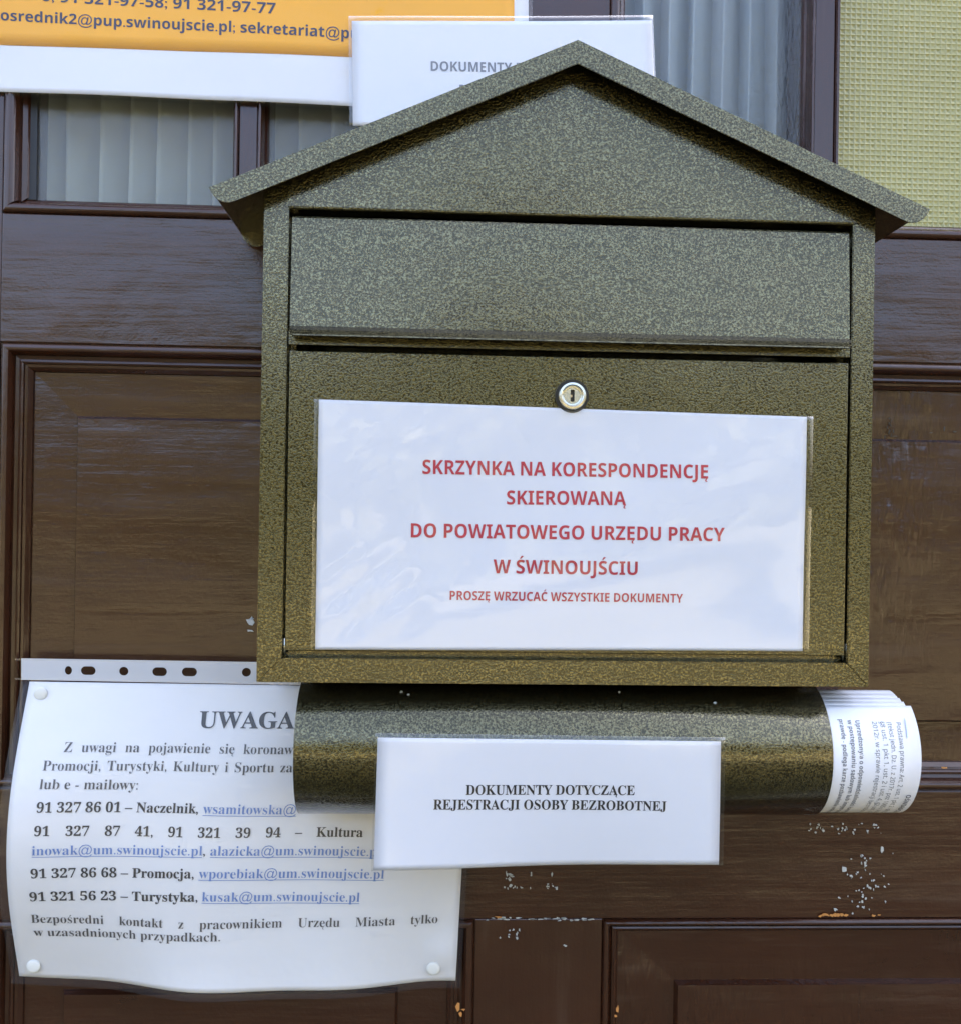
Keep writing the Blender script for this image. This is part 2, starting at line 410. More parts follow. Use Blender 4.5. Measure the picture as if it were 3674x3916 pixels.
board(LA1, RA0, zmb, zmt, WV, 'mullion'); board(LA1, RA0, zbb, zbt, WV, 'mullion'); board(WL1, WR0, zwin, zwt, WV, 'mullion')

def moulding_set(x0, x1, z0, z1, prof, mat_h, mat_v, nm='moulding', sides='TBLR'):
    """mitred lengths of moulding; prof: list of (distance in from the edge, depth y)"""
    for sd in sides:
        vs = []; n = len(prof); fs = []
        full = prof + [(prof[-1][0], TH-.004), (prof[0][0], TH-.004)]; n = len(full)
        segs = 1
        for e in (0, 1):
            for d, y in full:
                if sd in 'TB':
                    z = z1-d if sd == 'T' else z0+d; x = x0+d if e == 0 else x1-d
                else:
                    x = x0+d if sd == 'L' else x1-d; z = z0+d if e == 0 else z1-d
                vs.append((x, y, z))
        for i in range(n): fs.append((i, (i+1) % n, n+(i+1) % n, n+i))
        fs.append(tuple(range(n))); fs.append(tuple(range(2*n-1, n-1, -1)))
        bm = bmesh.new(); bv = [bm.verts.new(v) for v in vs]
        for f in fs: bm.faces.new([bv[i] for i in f])
        frombm(nm, bm, mat_h if sd in 'TB' else mat_v, door)
def arc(cx, cy, r, a0, a1, n=5): return [(cx+r*math.cos(R(a0+(a1-a0)*i/n)), cy-r*math.sin(R(a0+(a1-a0)*i/n))) for i in range(n+1)]
def mm(l, k=1.0): return [(a*.001*k, b*.001) for a, b in l]
P_MID = mm([(0, 1.2), (.5, 1.4), (.9, .2)] + arc(4.0, 1.0, 3.2, 165, 60, 6) + [(6.9, .2), (7.6, 1.6), (8.0, 5.2), (10.3, 6.0), (10.7, 4.4), (12.2, 4.0), (13.2, 4.8), (13.6, 6.6), (15.2, 7.0), (16.8, 8.6), (17.8, 9.6), (18.2, 11.5)])
P_LOW = [(a*.70, y) for a, y in P_MID]
P_WIN = mm([(0, 1.0), (.4, 1.2), (.8, -.4)] + arc(4.2, 1.6, 4.2, 150, 30, 7) + [(9.2, 2.4), (9.8, 6.5), (12.5, 8.0), (14.4, 10.5)])
moulding_set(LA0, LA1, zmb, zmt, P_MID, WH, WV); moulding_set(RA0, RA1, zmb, zmt, P_MID, WH, WV)
moulding_set(LA0, LA1, zbb, zbt, P_MID, WH, WV); moulding_set(RA0, RA1, zbb, zbt, P_LOW, WH, WV)
def panel(x0, x1, z0, z1, fx0, fx1, fz0, fz1, mat):
    """flat margin with a raised field"""
    bm = bmesh.new(); e = .0020; yb, yf = .0115, .0090; q = .004
    A = [(x0-q, z0-q), (x1+q, z0-q), (x1+q, z1+q), (x0-q, z1+q)]; B = [(fx0-e, fz0-e), (fx1+e, fz0-e), (fx1+e, fz1+e), (fx0-e, fz1+e)]; C = [(fx0, fz0), (fx1, fz0), (fx1, fz1), (fx0, fz1)]
    va = [bm.verts.new((x, yb, z)) for x, z in A]; vb = [bm.verts.new((x, yb+.0022, z)) for x, z in B]; vc = [bm.verts.new((x, yf, z)) for x, z in C]
    vk = [bm.verts.new((x, TH-.01, z)) for x, z in A]
    for i in range(4):
        j = (i+1) % 4
        bm.faces.new((va[i], va[j], vb[j], vb[i])); bm.faces.new((vb[i], vb[j], vc[j], vc[i])); bm.faces.new((va[j], va[i], vk[i], vk[j]))
    bm.faces.new(vc); bm.faces.new(list(reversed(vk)))
    frombm('panel', bm, mat, door)
PW = .018
panel(LA0+PW, LA1-PW, zmb+PW, zmt-PW, X(292, 2000, .009), LA1-(X(292, 2000)-LA0), Z(3600, 2755, .009), Z(300, 1600, .009), WH)
panel(RA0+PW, RA1-PW, zmb+PW, zmt-PW, RA0+(X(292, 2000)-LA0), RA1-.05, Z(3600, 2755, .009), Z(3500, 1690, .009), WP)
panel(LA0+PW, LA1-PW, zbb+PW, zbt-PW, X(244, 3850, .009), X(1510, 3850, .009), zbb+.06, Z(900, 3803, .009), WH)
panel(RA0+PW*.7, RA1-PW*.7, zbb+PW*.7, zbt-PW*.7, X(2590, 3850, .009), RA1-.05, zbb+.06, Z(3000, 3768, .009), WP)

# glazing: two panes a side with a bar between
ML0, ML1 = X(885-70, 500), X(1020+70, 500)
MR0, MR1 = X(3080-72, 300), X(3215+72, 300)
def bar(xc0, xc1):
    return box('glazing_bar', xc0, xc1, .0, .03, zwin, zwt, WV, door, .0006)
GY = .012
bl0, bl1 = X(915, 500), X(985, 500); br0, br1 = X(3115, 300), X(3190, 300)
bar(bl0, bl1); bar(br0, br1)
PWS = [(a*.85, y) for a, y in P_WIN]
WNAR = [(a*.42, y) for a, y in P_WIN]
for x0, x1 in ((WL0, WL1), (WR0, WR1)):
    pass
def pane_frame(x0, x1, left_w, right_w):
    # separate lengths so each side can have its own width
    for sd, prof in (('L', left_w), ('R', right_w), ('B', PWS), ('T', PWS)):
        moulding_set(x0, x1, zwin, zwt, prof, WH, WV, 'glazing_moulding', sd)
pane_frame(WL0, bl0, P_WIN, WNAR); pane_frame(bl1, WL1, WNAR, P_WIN)
pane_frame(WR0, br0, PWS, WNAR); pane_frame(br1, WR1, WNAR, P_WIN)
def pane(x0, x1, mat, nm='window_pane'):
    return box(nm, x0+.0005, x1-.0005, GY, GY+.003, zwin+.0005, zwt-.0005, mat, door)
pane(WL0, bl0, GLASS); pane(bl1, WL1, GLASS); pane(WR0, br0, GLASS2)
# shadow in the rebates beside the glass, put in as dark strips
for a in (X(128, 500, GY), ): box('glazing_shade', a-.006, a+.0035, GY-.0025, GY-.0005, zwin+.012, zwt-.012, SHADE_CRACK, door, .0004)
box('glazing_shade', X(1008, 500, GY), X(1030, 500, GY), GY-.0025, GY-.0005, zwin+.012, zwt-.012, SHADE_CRACK, door, .0004)
box('glazing_shade', X(3062, 200, GY), X(3090, 200, GY), GY-.0025, GY-.0005, zwin+.012, zwt-.012, SHADE_CRACK, door, .0004)
# pressed green-yellow glass with a grid of little pyramids
pg = []; pf = []; gx0, gx1, gz0, gz1 = br1+.0005, WR1-.0005, zwin+.0005, zwt-.0005
pitch = 21.6/5630
nx = int((gx1-gx0)/pitch); nz = int((gz1-gz0)/pitch)
for i in range(nx):
    for j in range(nz):
        a, c = gx0+i*pitch, gz0+j*pitch; n = len(pg); e = pitch*.10
        pg += [(a,GY,c),(a+pitch,GY,c),(a+pitch,GY,c+pitch),(a,GY,c+pitch),
               (a+e,GY+.0002,c+e),(a+pitch-e,GY+.0002,c+e),(a+pitch-e,GY+.0002,c+pitch-e),(a+e,GY+.0002,c+pitch-e),(a+pitch/2+rnd.uniform(-.0002, .0002),GY+rnd.uniform(.0004, .0009),c+pitch/2+rnd.uniform(-.0002, .0002))]
        for k in range(4):
            pf.append((n+k, n+(k+1)%4, n+4+(k+1)%4, n+4+k)); pf.append((n+4+k, n+4+(k+1)%4, n+8))
GP, t, b = new_mat('pressed_yellow_green_glass')
gn = noise(t, pos(t), 9, 3); gc = N(t, 'ShaderNodeMix', data_type='RGBA'); L(t, gn, gc.inputs[0]); gc.inputs[6].default_value = (.25, .235, .075, 1); gc.inputs[7].default_value = (.42, .39, .15, 1)
L(t, gc.outputs[2], b.inputs['Base Color']); b.inputs['Roughness'].default_value = .24; b.inputs['Coat Weight'].default_value = .15
gb = N(t, 'ShaderNodeBump', i_Strength=.5, i_Distance=.0006); L(t, noise(t, pos(t), 300, 3), gb.inputs['Height']); L(t, gb.outputs[0], b.inputs['Normal'])
mesh('pressed_glass_pane', pg, pf, GP, door)

# paint specks and bare chips on the boards
rnd = random.Random(11)
def flecks(name, spots, mat, Y=-.0002):
    bm = bmesh.new()
    for px, py, rw, rh in spots:
        c = at(px, py, Y); k = .178e-3; n = rnd.randint(5, 8); a0 = rnd.random()*6
        pts = []
        for i in range(n):
            a = a0+i*2*math.pi/n; q = rnd.uniform(.3, 1.35)
            pts.append((c.x+rw*k*q*math.cos(a), c.z+rh*k*q*math.sin(a)))
        prism(bm, pts, Y-.0004, Y+.0001)
    o = frombm(name, bm, mat, door); o['kind'] = 'stuff'; return o
sp = [(958, 2375, 15, 16), (958, 2412, 11, 7), (966, 2366, 8, 6)]
flecks('paint_speck', [(a, b, c*1.0, d) for a, b, c, d in sp], FLECK, .0088)
sp = []
for i in range(20): sp.append((rnd.uniform(1928, 2030), rnd.choice([3346, 3356, 3388, 3393])+rnd.uniform(-8, 8), rnd.uniform(2, 7), rnd.uniform(3, 9)))
for i in range(9): sp.append((rnd.uniform(2078, 2132), rnd.uniform(3378, 3400), rnd.uniform(2, 7), rnd.uniform(2, 6)))
for i in range(11): sp.append((rnd.uniform(1890, 1985), rnd.uniform(3555, 3600), rnd.uniform(2, 5), rnd.uniform(2, 6)))
for i in range(34): sp.append((rnd.uniform(1850, 2270), 3515+rnd.uniform(-6, 6), rnd.uniform(4, 15), rnd.uniform(1.5, 3.5)))
sp += [(2160, 3617, 8, 4), (2110, 3345, 3, 9)]
for i in range(34): sp.append((rnd.uniform(3090, 3370), rnd.uniform(3145, 3190), rnd.uniform(2, 6), rnd.uniform(2, 6)))
for i in range(52):
    y = rnd.uniform(3255, 3495); c = 3300+ (3495-y)*.03
    sp.append((rnd.gauss(c, 38), y, rnd.uniform(1.5, 6), rnd.uniform(2, 6)))
sp += [(3225, 3325, 9, 12), (3255, 3352, 10, 6), (3195, 3478, 7, 8), (3372, 3250, 5, 14)]
flecks('paint_speck', sp, FLECK)
sp = [(3140+i*13, 3500+rnd.uniform(-2, 3), 11, 6) for i in range(8)] + [(3340, 3502, 10, 4), (3360, 3500, 7, 4)]
sp += [(1752, 3850, 9, 26), (1760, 3880, 7, 14), (1772, 3862, 8, 5), (2358, 3860, 5, 14), (2353, 3885, 5, 5), (1905, 3508, 18, 4), (3605, 2936, 20, 4)]
flecks('paint_crack', [(3400+rnd.gauss(0, 9), 1600+i*9, 2.2, 7) for i in range(9)] + [(3425, 1668, 14, 2), (3415, 1650, 3, 9), (3560, 1655, 10, 2.5), (3610, 1640, 3, 11), (3650, 1650, 8, 3)]
       + [(rnd.uniform(3380, 3660), rnd.uniform(980, 1340), 2, 2.4) for i in range(9)], SHADE_CRACK, .0112)
flecks('bare_wood_chip', sp, BARE, -.0012)

# curtains hanging behind the glass
def curtain(x0, x1, label, ph, pleat=.0202):
    us = []; x = x0
    V = []; n = 0; k = int((x1-x0)/pleat)+1; sub = 10
    for i in range(k):
        for j in range(sub):
            f = j/sub; us.append((x0+(i+f*1.3+.06*math.sin(i*2.3+ph))*pleat, .045*(f**1.3)*(1-.12*math.sin(i*1.7+ph))))
    for j, (xx, yy) in enumerate(us):
        for z in (zwin-.25, zwin+.1, zwt+.02):
            V.append((xx + .002*math.sin(z*9+xx*40), .034+yy*(1+.2*math.sin(z*6)), z))
    Fc = []
    for j in range(len(us)-1):
        for q in (0, 1): a = j*3+q; Fc.append((a, a+3, a+4, a+1))
    o = mesh('curtain', V, Fc, CURT, None, True)
    sm = o.modifiers.new('thickness', 'SOLIDIFY'); sm.thickness = .0005
    o['label'] = label; o['category'] = 'curtain'; o['group'] = 'pleated curtains behind the door panes'
curtain(WL0-.01, WL1+.01, 'grey pleated curtain behind the two left panes under the orange poster', 0)
curtain(WR0-.01, br0+.012, 'grey pleated curtain behind the pane right of the roof peak', 2, .0195)

# ================================================================== THE LETTERBOX
BF, RF, BK = -.0835, -.100, -.004
mb = thing('mailbox', 'house-shaped bronze hammered-metal letterbox with pitched roof and lock, mounted on the door', 'mailbox')
bx0 = (X(1008, 800, BF)+X(982, 2600, BF))/2; bx1 = (X(3345, 950, BF)+X(3322, 2610, BF))/2
ix0 = (X(1099, 820, BF)+X(1085, 2490, BF))/2; ix1 = (X(3258, 880, BF)+X(3242, 2490, BF))/2
bz0 = (Z(980, 2614, BF)+Z(3322, 2624, BF))/2
zg = (Z(1100, 797, BF)+Z(3250, 862, BF))/2        # gable lower edge
zft = (Z(1118, 827, BF)+Z(3243, 883, BF))/2       # flap top
zff = (Z(1118, 1255, BF)+Z(3247, 1293, BF))/2     # flap fold
zfl = (Z(1118, 1297, BF)+Z(3247, 1338, BF))/2     # lip bottom
zfb = (Z(1110, 1321, BF)+Z(3247, 1364, BF))/2
zdt = (Z(1104, 1342, BF)+Z(3240, 1385, BF))/2     # door top
zdb = (Z(1085, 2490, BF)+Z(3240, 2508, BF))/2
zfr = (Z(1085, 2520, BF)+Z(3240, 2532, BF))/2     # top of bottom frame strip
ap = at(2210, 150, RF); tL = at(798, 715, RF); tR = at(3556, 798, RF)
apx = (tL.x+tR.x)/2*.35 + ap.x*.65; apz = ap.z; tz = (tL.z+tR.z)/2; half = (tR.x-tL.x)/2; tLx, tRx = apx-half, apx+half
slope = (apz-tz)/half
roofz = lambda x, drop=0: apz - slope*abs(x-apx) - drop
UND = .0014/math.cos(math.atan(slope))
# body shell
bm = bmesh.new(); T = .0010
bm_box(bm, bx0, bx0+T, BF+.0012, BK, bz0, roofz(bx0, UND+.0004)); bm_box(bm, bx1-T, bx1, BF+.0012, BK, bz0, roofz(bx1, UND+.0004))
bm_box(bm, bx0+T, bx1-T, BF+.0012, BK, bz0, bz0+T)
prism(bm, [(bx0+T, bz0+T), (bx1-T, bz0+T), (bx1-T, roofz(bx1-T, UND+.0006)), (apx, apz-UND-.0006), (bx0+T, roofz(bx0+T, UND+.0006))], BK-.001, BK)
frombm('body', bm, HAM, mb)
# front frame strips with folded returns
def strip(x0, x1, z0, z1, nm='frame_strip', poly=None, y0=BF, y1=BF+.009):
    bm = bmesh.new()
    prism(bm, poly or [(x0, z0), (x1, z0), (x1, z1), (x0, z1)], y0, y1, .0005)
    return frombm(nm, bm, HAM, mb)
strip(0, 0, 0, 0, poly=[(bx0, bz0+.0), (ix0, zfr), (ix0, roofz(ix0, UND)-.0002), (bx0, roofz(bx0, UND)-.0002)])
strip(0, 0, 0, 0, poly=[(ix1, zfr), (bx1, bz0), (bx1, roofz(bx1, UND)-.0002), (ix1, roofz(ix1, UND)-.0002)])
strip(0, 0, 0, 0, poly=[(bx0+.0003, bz0), (bx1-.0003, bz0), (ix1, zfr-.0002), (ix0, zfr-.0002)], y0=BF+.0002)
# inner returns behind the gaps, dark with depth
box('door_stop', ix0-.001, ix1+.001, BF+.0092, BF+.0102, zfr-.001, zdb+.004, HAM, mb)
box('door_stop', ix0-.004, ix0+.004, BF+.0125, BF+.0135, zdb-.006, zg-.001, HAM, mb)
box('door_stop', ix1-.004, ix1+.004, BF+.0125, BF+.0135, zdb-.006, zg-.001, HAM, mb)
# gable plate: a touch proud, folded lower edge
bm = bmesh.new()
prism(bm, [(ix0-.0006, zg+.0012), (ix1+.0006, zg+.0012), (ix1+.0006, roofz(ix1, UND)-.0004), (apx, apz-UND-.0004), (ix0-.0006, roofz(ix0, UND)-.0004)], BF-.0012, BF-.0004, .0003)
bm2 = [(BF-.0012, zg+.0014), (BF-.0011, zg+.0006), (BF-.0004, zg), (BF+.010, zg), (BF+.010, zg+.0008), (BF, zg+.0008), (BF-.0002, zg+.0014)]
vv = [[bm.verts.new((x, y, z)) for y, z in bm2] for x in (ix0+.0002, ix1-.0002)]
n = len(bm2)
for i in range(n): bm.faces.new((vv[0][i], vv[0][(i+1) % n], vv[1][(i+1) % n], vv[1][i]))
bm.faces.new(vv[0]); bm.faces.new(list(reversed(vv[1])))
frombm('gable_plate', bm, HAM, mb)
# flap: profile in (y, z), tilted a little skyward, its lower edge bent out as a finger lip
fx0, fx1 = (X(1117, 900, BF)), X(3245, 1000, BF)
prof = [(BF+.0030, zft-.0016), (BF+.0009, zft), (BF+.0004, zft-.001)]
for i in range(1, 8): prof.append((BF+.0003-.0034*i/7, zft-(zft-zff)*i/7 ))
y0f = prof[-1][0]
prof += [(y0f-.0011, zff-.0008), (y0f-.0040, zff-.0030), (y0f-.0070, zfl+.0008), (y0f-.0073, zfl)]
def sweep(bm, prof, x0, x1, th=.0009, taper=None):
    # thin sheet following a profile
    off = []
    for i, (y, z) in enumerate(prof):
        a = prof[max(i-1, 0)]; c = prof[min(i+1, len(prof)-1)]
        ty, tz_ = c[0]-a[0], c[1]-a[1]; l = math.hypot(ty, tz_); off.append((y - tz_/l*th, z + ty/l*th))
    n = len(prof); rows = []
    for e, x in enumerate((x0, x1)):
        s = 1 if e == 0 else -1
        rows.append([[bm.verts.new((x+s*(taper[i] if taper else 0), y, z)) for i, (y, z) in enumerate(prof)], [bm.verts.new((x+s*(taper[i] if taper else 0), y, z)) for i, (y, z) in enumerate(off)]])
    A, B = rows
    for i in range(n-1):
        bm.faces.new((A[0][i], A[0][i+1], B[0][i+1], B[0][i])); bm.faces.new((A[1][i], B[1][i], B[1][i+1], A[1][i+1]))
        bm.faces.new((A[0][i], A[1][i], A[1][i+1], A[0][i+1])); bm.faces.new((B[0][i], B[0][i+1], B[1][i+1], B[1][i]))
    bm.faces.new((A[0][0], B[0][0], B[1][0], A[1][0])); bm.faces.new((A[0][-1], A[1][-1], B[1][-1], B[0][-1]))
bm = bmesh.new(); tp = [0]*(len(prof)-3) + [.0002, .0014, .0042]
sweep(bm, prof, fx0, fx1, .0009, tp); flap = frombm('flap', bm, HAM, mb)
# strip that shows under the flap
bm = bmesh.new(); bm_box(bm, ix0+.0010, ix1-.0010, BF-.0002, BF+.008, zfb, zff-.001, .0004); frombm('flap_ledge', bm, HAM, mb)
# lower door
bm = bmesh.new(); bm_box(bm, ix0+.0016, ix1-.0016, BF+.0002, BF+.0088, zdb, zdt, .0006)
dr = frombm('access_door', bm, HAM, mb)
for x in (ix0+.0009, ix1-.0009):
    bm = bmesh.new(); bmesh.ops.create_cone(bm, cap_ends=True, segments=16, radius1=.0011, radius2=.0011, depth=.010, matrix=Matrix.Translation((x, BF+.004, zdb+.002))); frombm('hinge_pin', bm, CHROME, mb, True)
# lock
lk = at(2188, 1513, BF-.004); lc = (lk.x, lk.z)
bm = bmesh.new(); disc(bm, lc, .0100, BF-.0022, BF+.0002, 48, .0007); lock = frombm('lock_collar', bm, BLACK, dr)
bm = bmesh.new()
seg = 48; ring = [(.0083, BF-.0022), (.0083, BF-.0042), (.0078, BF-.0049), (.0066, BF-.0051), (.0060, BF-.0046), (.0056, BF-.0038), (.0050, BF-.0037), (0.0046, BF-.0040)]
rv = [[bm.verts.new((lc[0]+r*math.cos(a*2*math.pi/seg), y, lc[1]+r*math.sin(a*2*math.pi/seg))) for a in range(seg)] for r, y in ring]
for i in range(len(ring)-1):
    for a in range(seg): c = (a+1) % seg; bm.faces.new((rv[i][a], rv[i][c], rv[i+1][c], rv[i+1][a]))
# face of the barrel with the key slot left open
sl_ = [(-.0010, -.0030), (.0010, -.0030), (.0010, .0030), (-.0010, .0030)]
inn = []
for a in range(seg):
    an = a*2*math.pi/seg; cx, cz = math.cos(an), math.sin(an); k = min(.0012/abs(cx) if abs(cx) > 1e-6 else 9, .0036/abs(cz) if abs(cz) > 1e-6 else 9)
    inn.append(bm.verts.new((lc[0]+cx*k, BF-.0040, lc[1]+cz*k)))
inb = [bm.verts.new((v.co.x, BF-.0005, v.co.z)) for v in inn]
for a in range(seg):
    c = (a+1) % seg; bm.faces.new((rv[-1][a], rv[-1][c], inn[c], inn[a])); bm.faces.new((inn[a], inn[c], inb[c], inb[a]))
frombm('lock_barrel', bm, CHROME, dr)
box('keyway', lc[0]-.0013, lc[0]+.0013, BF-.0020, BF-.0016, lc[1]-.0037, lc[1]+.0037, BLACK, dr)
box('keyway_pin', lc[0]-.0010, lc[0]-.0001, BF-.0034, BF-.0024, lc[1]-.0008, lc[1]+.0006, BRASS, dr)
# roof
FH = .0128; ca, sa = math.cos(math.atan(slope)), math.sin(math.atan(slope)); SL = half/ca
for sgn in (-1, 1):
    def S(s, tt): return (apx + sgn*(s*ca - tt*sa), apz - s*sa - tt*ca)
    bm = bmesh.new()
    prism(bm, [S(0, 0), S(SL, 0), S(SL-.0006, .0011), S(.0005, .0011) if 0 else (apx, apz-.0011/ca)], RF+.0004, BK)
    frombm('roof_slope', bm, HAM, mb)
    ell = [(SL-.0115+.0115*max(0, math.cos(R(a)))**.85, FH*math.sin(R(a))**.85) for a in range(0, 91, 9)]
    poly = [(apx, apz)] + [S(*q) for q in ell] + [(apx, apz-FH/ca)]
    for y0, y1 in ((RF, RF+.0011), (BK-.0018, BK-.0006)):
        bm = bmesh.new(); prism(bm, poly, y0, y1, .0003); frombm('roof_fascia', bm, HAM, mb)
# newspaper tube
TBY = -.0450
zs = (Z(1500, 3134, -.055)+Z(2900, 3132, -.055))/2
TR_ = (bz0-.0006-zs)/2*1.0; TZ = bz0-.0006-TR_
TR_ = min(TR_, .0425)
tx0, tx1 = X(1121, 2890, TBY-TR_), X(3188, 2880, TBY-TR_)
bm = bmesh.new(); seg = 96; th = .0011
rows = []
for x, r in ((tx0, TR_-th), (tx0, TR_-.0003), (tx0+.0003, TR_), (tx1-.0003, TR_), (tx1, TR_-.0003), (tx1, TR_-th)):
    rows.append([bm.verts.new((x, TBY+r*math.cos(a*2*math.pi/seg), TZ+r*math.sin(a*2*math.pi/seg))) for a in range(seg)])
for i in range(6):
    for a in range(seg): c = (a+1) % seg; bm.faces.new((rows[i][a], rows[i][c], rows[(i+1) % 6][c], rows[(i+1) % 6][a]))
tube = frombm('newspaper_tube', bm, HAM, mb, True)
bm = bmesh.new(); rnd = random.Random(5)
for px, py in ((1532, 2662), (1560, 2670), (2745, 2697), (2382, 2664)):
    # small chips on the tube, laid on its round face
    z = Z(px, py, TBY-TR_*.8); x = X(px, py, TBY-TR_*.8); dz = (z-TZ)/TR_; dz = max(-.99, min(.99, dz)); a = math.asin(dz)
    c = Vector((x, TBY-math.cos(a)*(TR_+.0001), TZ+math.sin(a)*(TR_+.0001))); nrm = Vector((0, -math.cos(a), math.sin(a))); tg = nrm.cross(Vector((1, 0, 0)))
    k = [c+Vector((1, 0, 0))*(.0012*math.cos(q)*rnd.uniform(.4, 1))+tg*(.0011*math.sin(q)*rnd.uniform(.4, 1)) for q in (0, 1, 2, 3, 4, 5)]
    top = [bm.verts.new(p+nrm*.0003) for p in k]; bt = [bm.verts.new(p) for p in k]; bm.faces.new(top)
    for i in range(6): bm.faces.new((top[i], bt[i], bt[(i+1) % 6], top[(i+1) % 6]))
o = frombm('paint_chip', bm, FLECK, mb); o['kind'] = 'stuff'

# ================================================================== ROLLED FORMS IN THE TUBE
forms = thing('rolled_forms', 'stapled sheaf of printed white forms rolled inside the tube under the letterbox', 'papers')
class Roll(Surf):
    def __init__(s, r, slant=0): s.r = r; s.slant = slant; s.guess = (tx1+.02, 0)
    def pt(s, u, v, off=0):                      # u = arc length down from the horizontal front, v = x  (text reads down)
        a = v/s.r
        return Vector((u, TBY-(s.r+off)*math.cos(a), TZ+(s.r+off)*math.sin(a)))
tops = [2700, 2684, 2670, 2654, 2640, 2622]; ends = [3490, 3462, 3446, 3424, 3400, 3352]
rolls = []
for k in range(6):
    r = TR_-.0016-k*.0008
    rl = Roll(r); u, v = rl.inv(ends[k]-8, tops[k]); rolls.append(rl)
    v = max(-r*1.2, min(r*1.5, v))
    sheet('form_sheet', rl, lin(tx1-.09, u, 6), lin(-r*(3.6+.1*k), v, 60), PAPER, forms, thick=.00018)
rl = rolls[0]
def form_line(s, st, px, y0, y1, cap, mat, spread=0):
    a = rl.inv(px, y0)
    rl.guess = a; 
    v1 = rl.r*-1.35 if y1 is None else rl.inv(px, y1)[1]
    lettering(s, st, rl, None, None, cap, mat, forms, uvs=((a[0], a[1]), (a[0], v1)), off=.0002)
c1 = 15*.59/3800*1.25
form_line('Podstawa prawna: Art. 2 ust. 1 pkt 2 i pkt 22 ust', 'sans', 3424, 2764, None, c1, INKG)
form_line('(tekst jedn. Dz. U. z 2017r. poz 1065 z późn. zm', 'sans', 3391, 2762, None, c1, INKG)
form_line('§8 ust. 1 pkt 1, ust. 2 i ust. 4, §2 ust. 1 pkt 1', 'sans', 3362, 2760, None, c1, INKG)
form_line('2012r. w sprawie rejestracji bezrobotnych i', 'sans', 3332, 2760, None, c1, INKG)
form_line('Uprzedzony/a o odpowiedzialności karnej z art', 'sansB', 3268, 2756, None, c1*.95, INKG)
form_line('w postępowaniu sądowym lub innym postępo', 'sansB', 3238, 2754, None, c1*.95, INKG)
form_line('prawdę - podlega karze pozbawienia wolności do', 'sansB', 3205, 2752, None, c1*.95, INKG)
form_line('OŚWIADCZENIE', 'sansB', 3466, 3040, None, c1, INKG)
a = rl.inv(3460, 2750); rl.guess = a; b2_ = rl.inv(3468, 2822); rl.guess = (tx1+.02, 0)
us = lin(a[1], b2_[1], 8); sv = []; sf = []
for i, vv_ in enumerate(us):
    uu = a[0]+(b2_[0]-a[0])*i/8
    for du in (-.0003, .0003): sv += [rl.pt(uu+du, vv_, .0002), rl.pt(uu+du, vv_, .0006)]
for i in range(8):
    p = i*4; q = p+4; sf += [(p+1, p+3, q+3, q+1), (p, p+1, q+1, q), (p+2, q+2, q+3, p+3)]
sf += [(0, 2, 3, 1), (32, 33, 35, 34)]
mesh('staple', sv, sf, STEEL, forms)

# ================================================================== LAMINATED SHEETS
def px2m(px, Y): return px*(Y-CAM.y)/FPX
def laminated(nm, label, cat, q, Y, pad, wave, filmmat=FILM, paper=PAPER, grp=None, nu=24):
    t_ = thing(nm, label, cat, group=grp)
    s = Quad(*q, Y, wave)
    sheet('paper', s, lin(0, s.W, nu), lin(0, s.H, nu), paper, t_)
    l_, r_, b_, tp_ = [px2m(p, Y) for p in pad]
    sheet('laminate_film', s, lin(-l_, s.W+r_, nu), lin(-b_, s.H+tp_, nu), filmmat, t_, off=.0004, thick=.00008)
    return t_, s
# big label on the letterbox door
wv = lambda a, b: .0005*math.exp(-((a-.11)/.09)**2-((b-.80)/.16)**2)*math.sin(a*55+b*14)*math.sin(b*23) + .0008*math.sin(a*7+b*3)*math.sin(b*4+1)+.0007*max(0, a-.9)*10*(.3+.7*b)*.6
lab, s3 = laminated('door_label', 'white laminated label with red capitals on the letterbox door below the lock', 'label',
                    ((1220, 1527), (3083, 1594), (3066, 2490), (1206, 2484)), BF-.0022, (17, 24, 2, 1), wv, nu=72)
lines = [('SKRZYNKA NA KORESPONDENCJĘ', (1616, 1812), (2706, 1830), 53), ('SKIEROWANĄ', (1937, 1929), (2392, 1932), 53),
         ('DO POWIATOWEGO URZĘDU PRACY', (1572, 2055), (2769, 2070), 53), ('W ŚWINOUJŚCIU', (1885, 2192), (2436, 2199), 52), ('PROSZĘ WRZUCAĆ WSZYSTKIE DOKUMENTY', (1720, 2294), (2609, 2305), 34)]
for i, (s_, p0, p1, c_) in enumerate(lines): lettering(s_, 'sansB', s3, p0, p1, px2m(c_, BF), RED if i < 3 else REDS, lab)
# label hanging below the tube
LY = TBY-TR_-.0016
wv = lambda a, b: .0007*math.sin(a*9)*b + .0030*b*b*math.sin(a*4+2)
lab2, s4 = laminated('tube_label', 'white laminated label with black serif capitals taped across the tube and hanging below it', 'label',
                     ((1445, 2821), (2756, 2836), (2749, 3309), (1430, 3323)), LY, (9, 16, 2, 17), wv)
lettering('DOKUMENTY DOTYCZĄCE', 'serifB', s4, (1781, 3040), (2425, 3041), px2m(37, LY), INK, lab2)
lettering('REJESTRACJI OSOBY BEZROBOTNEJ', 'serifB', s4, (1657, 3096), (2546, 3101), px2m(37, LY), INK, lab2)
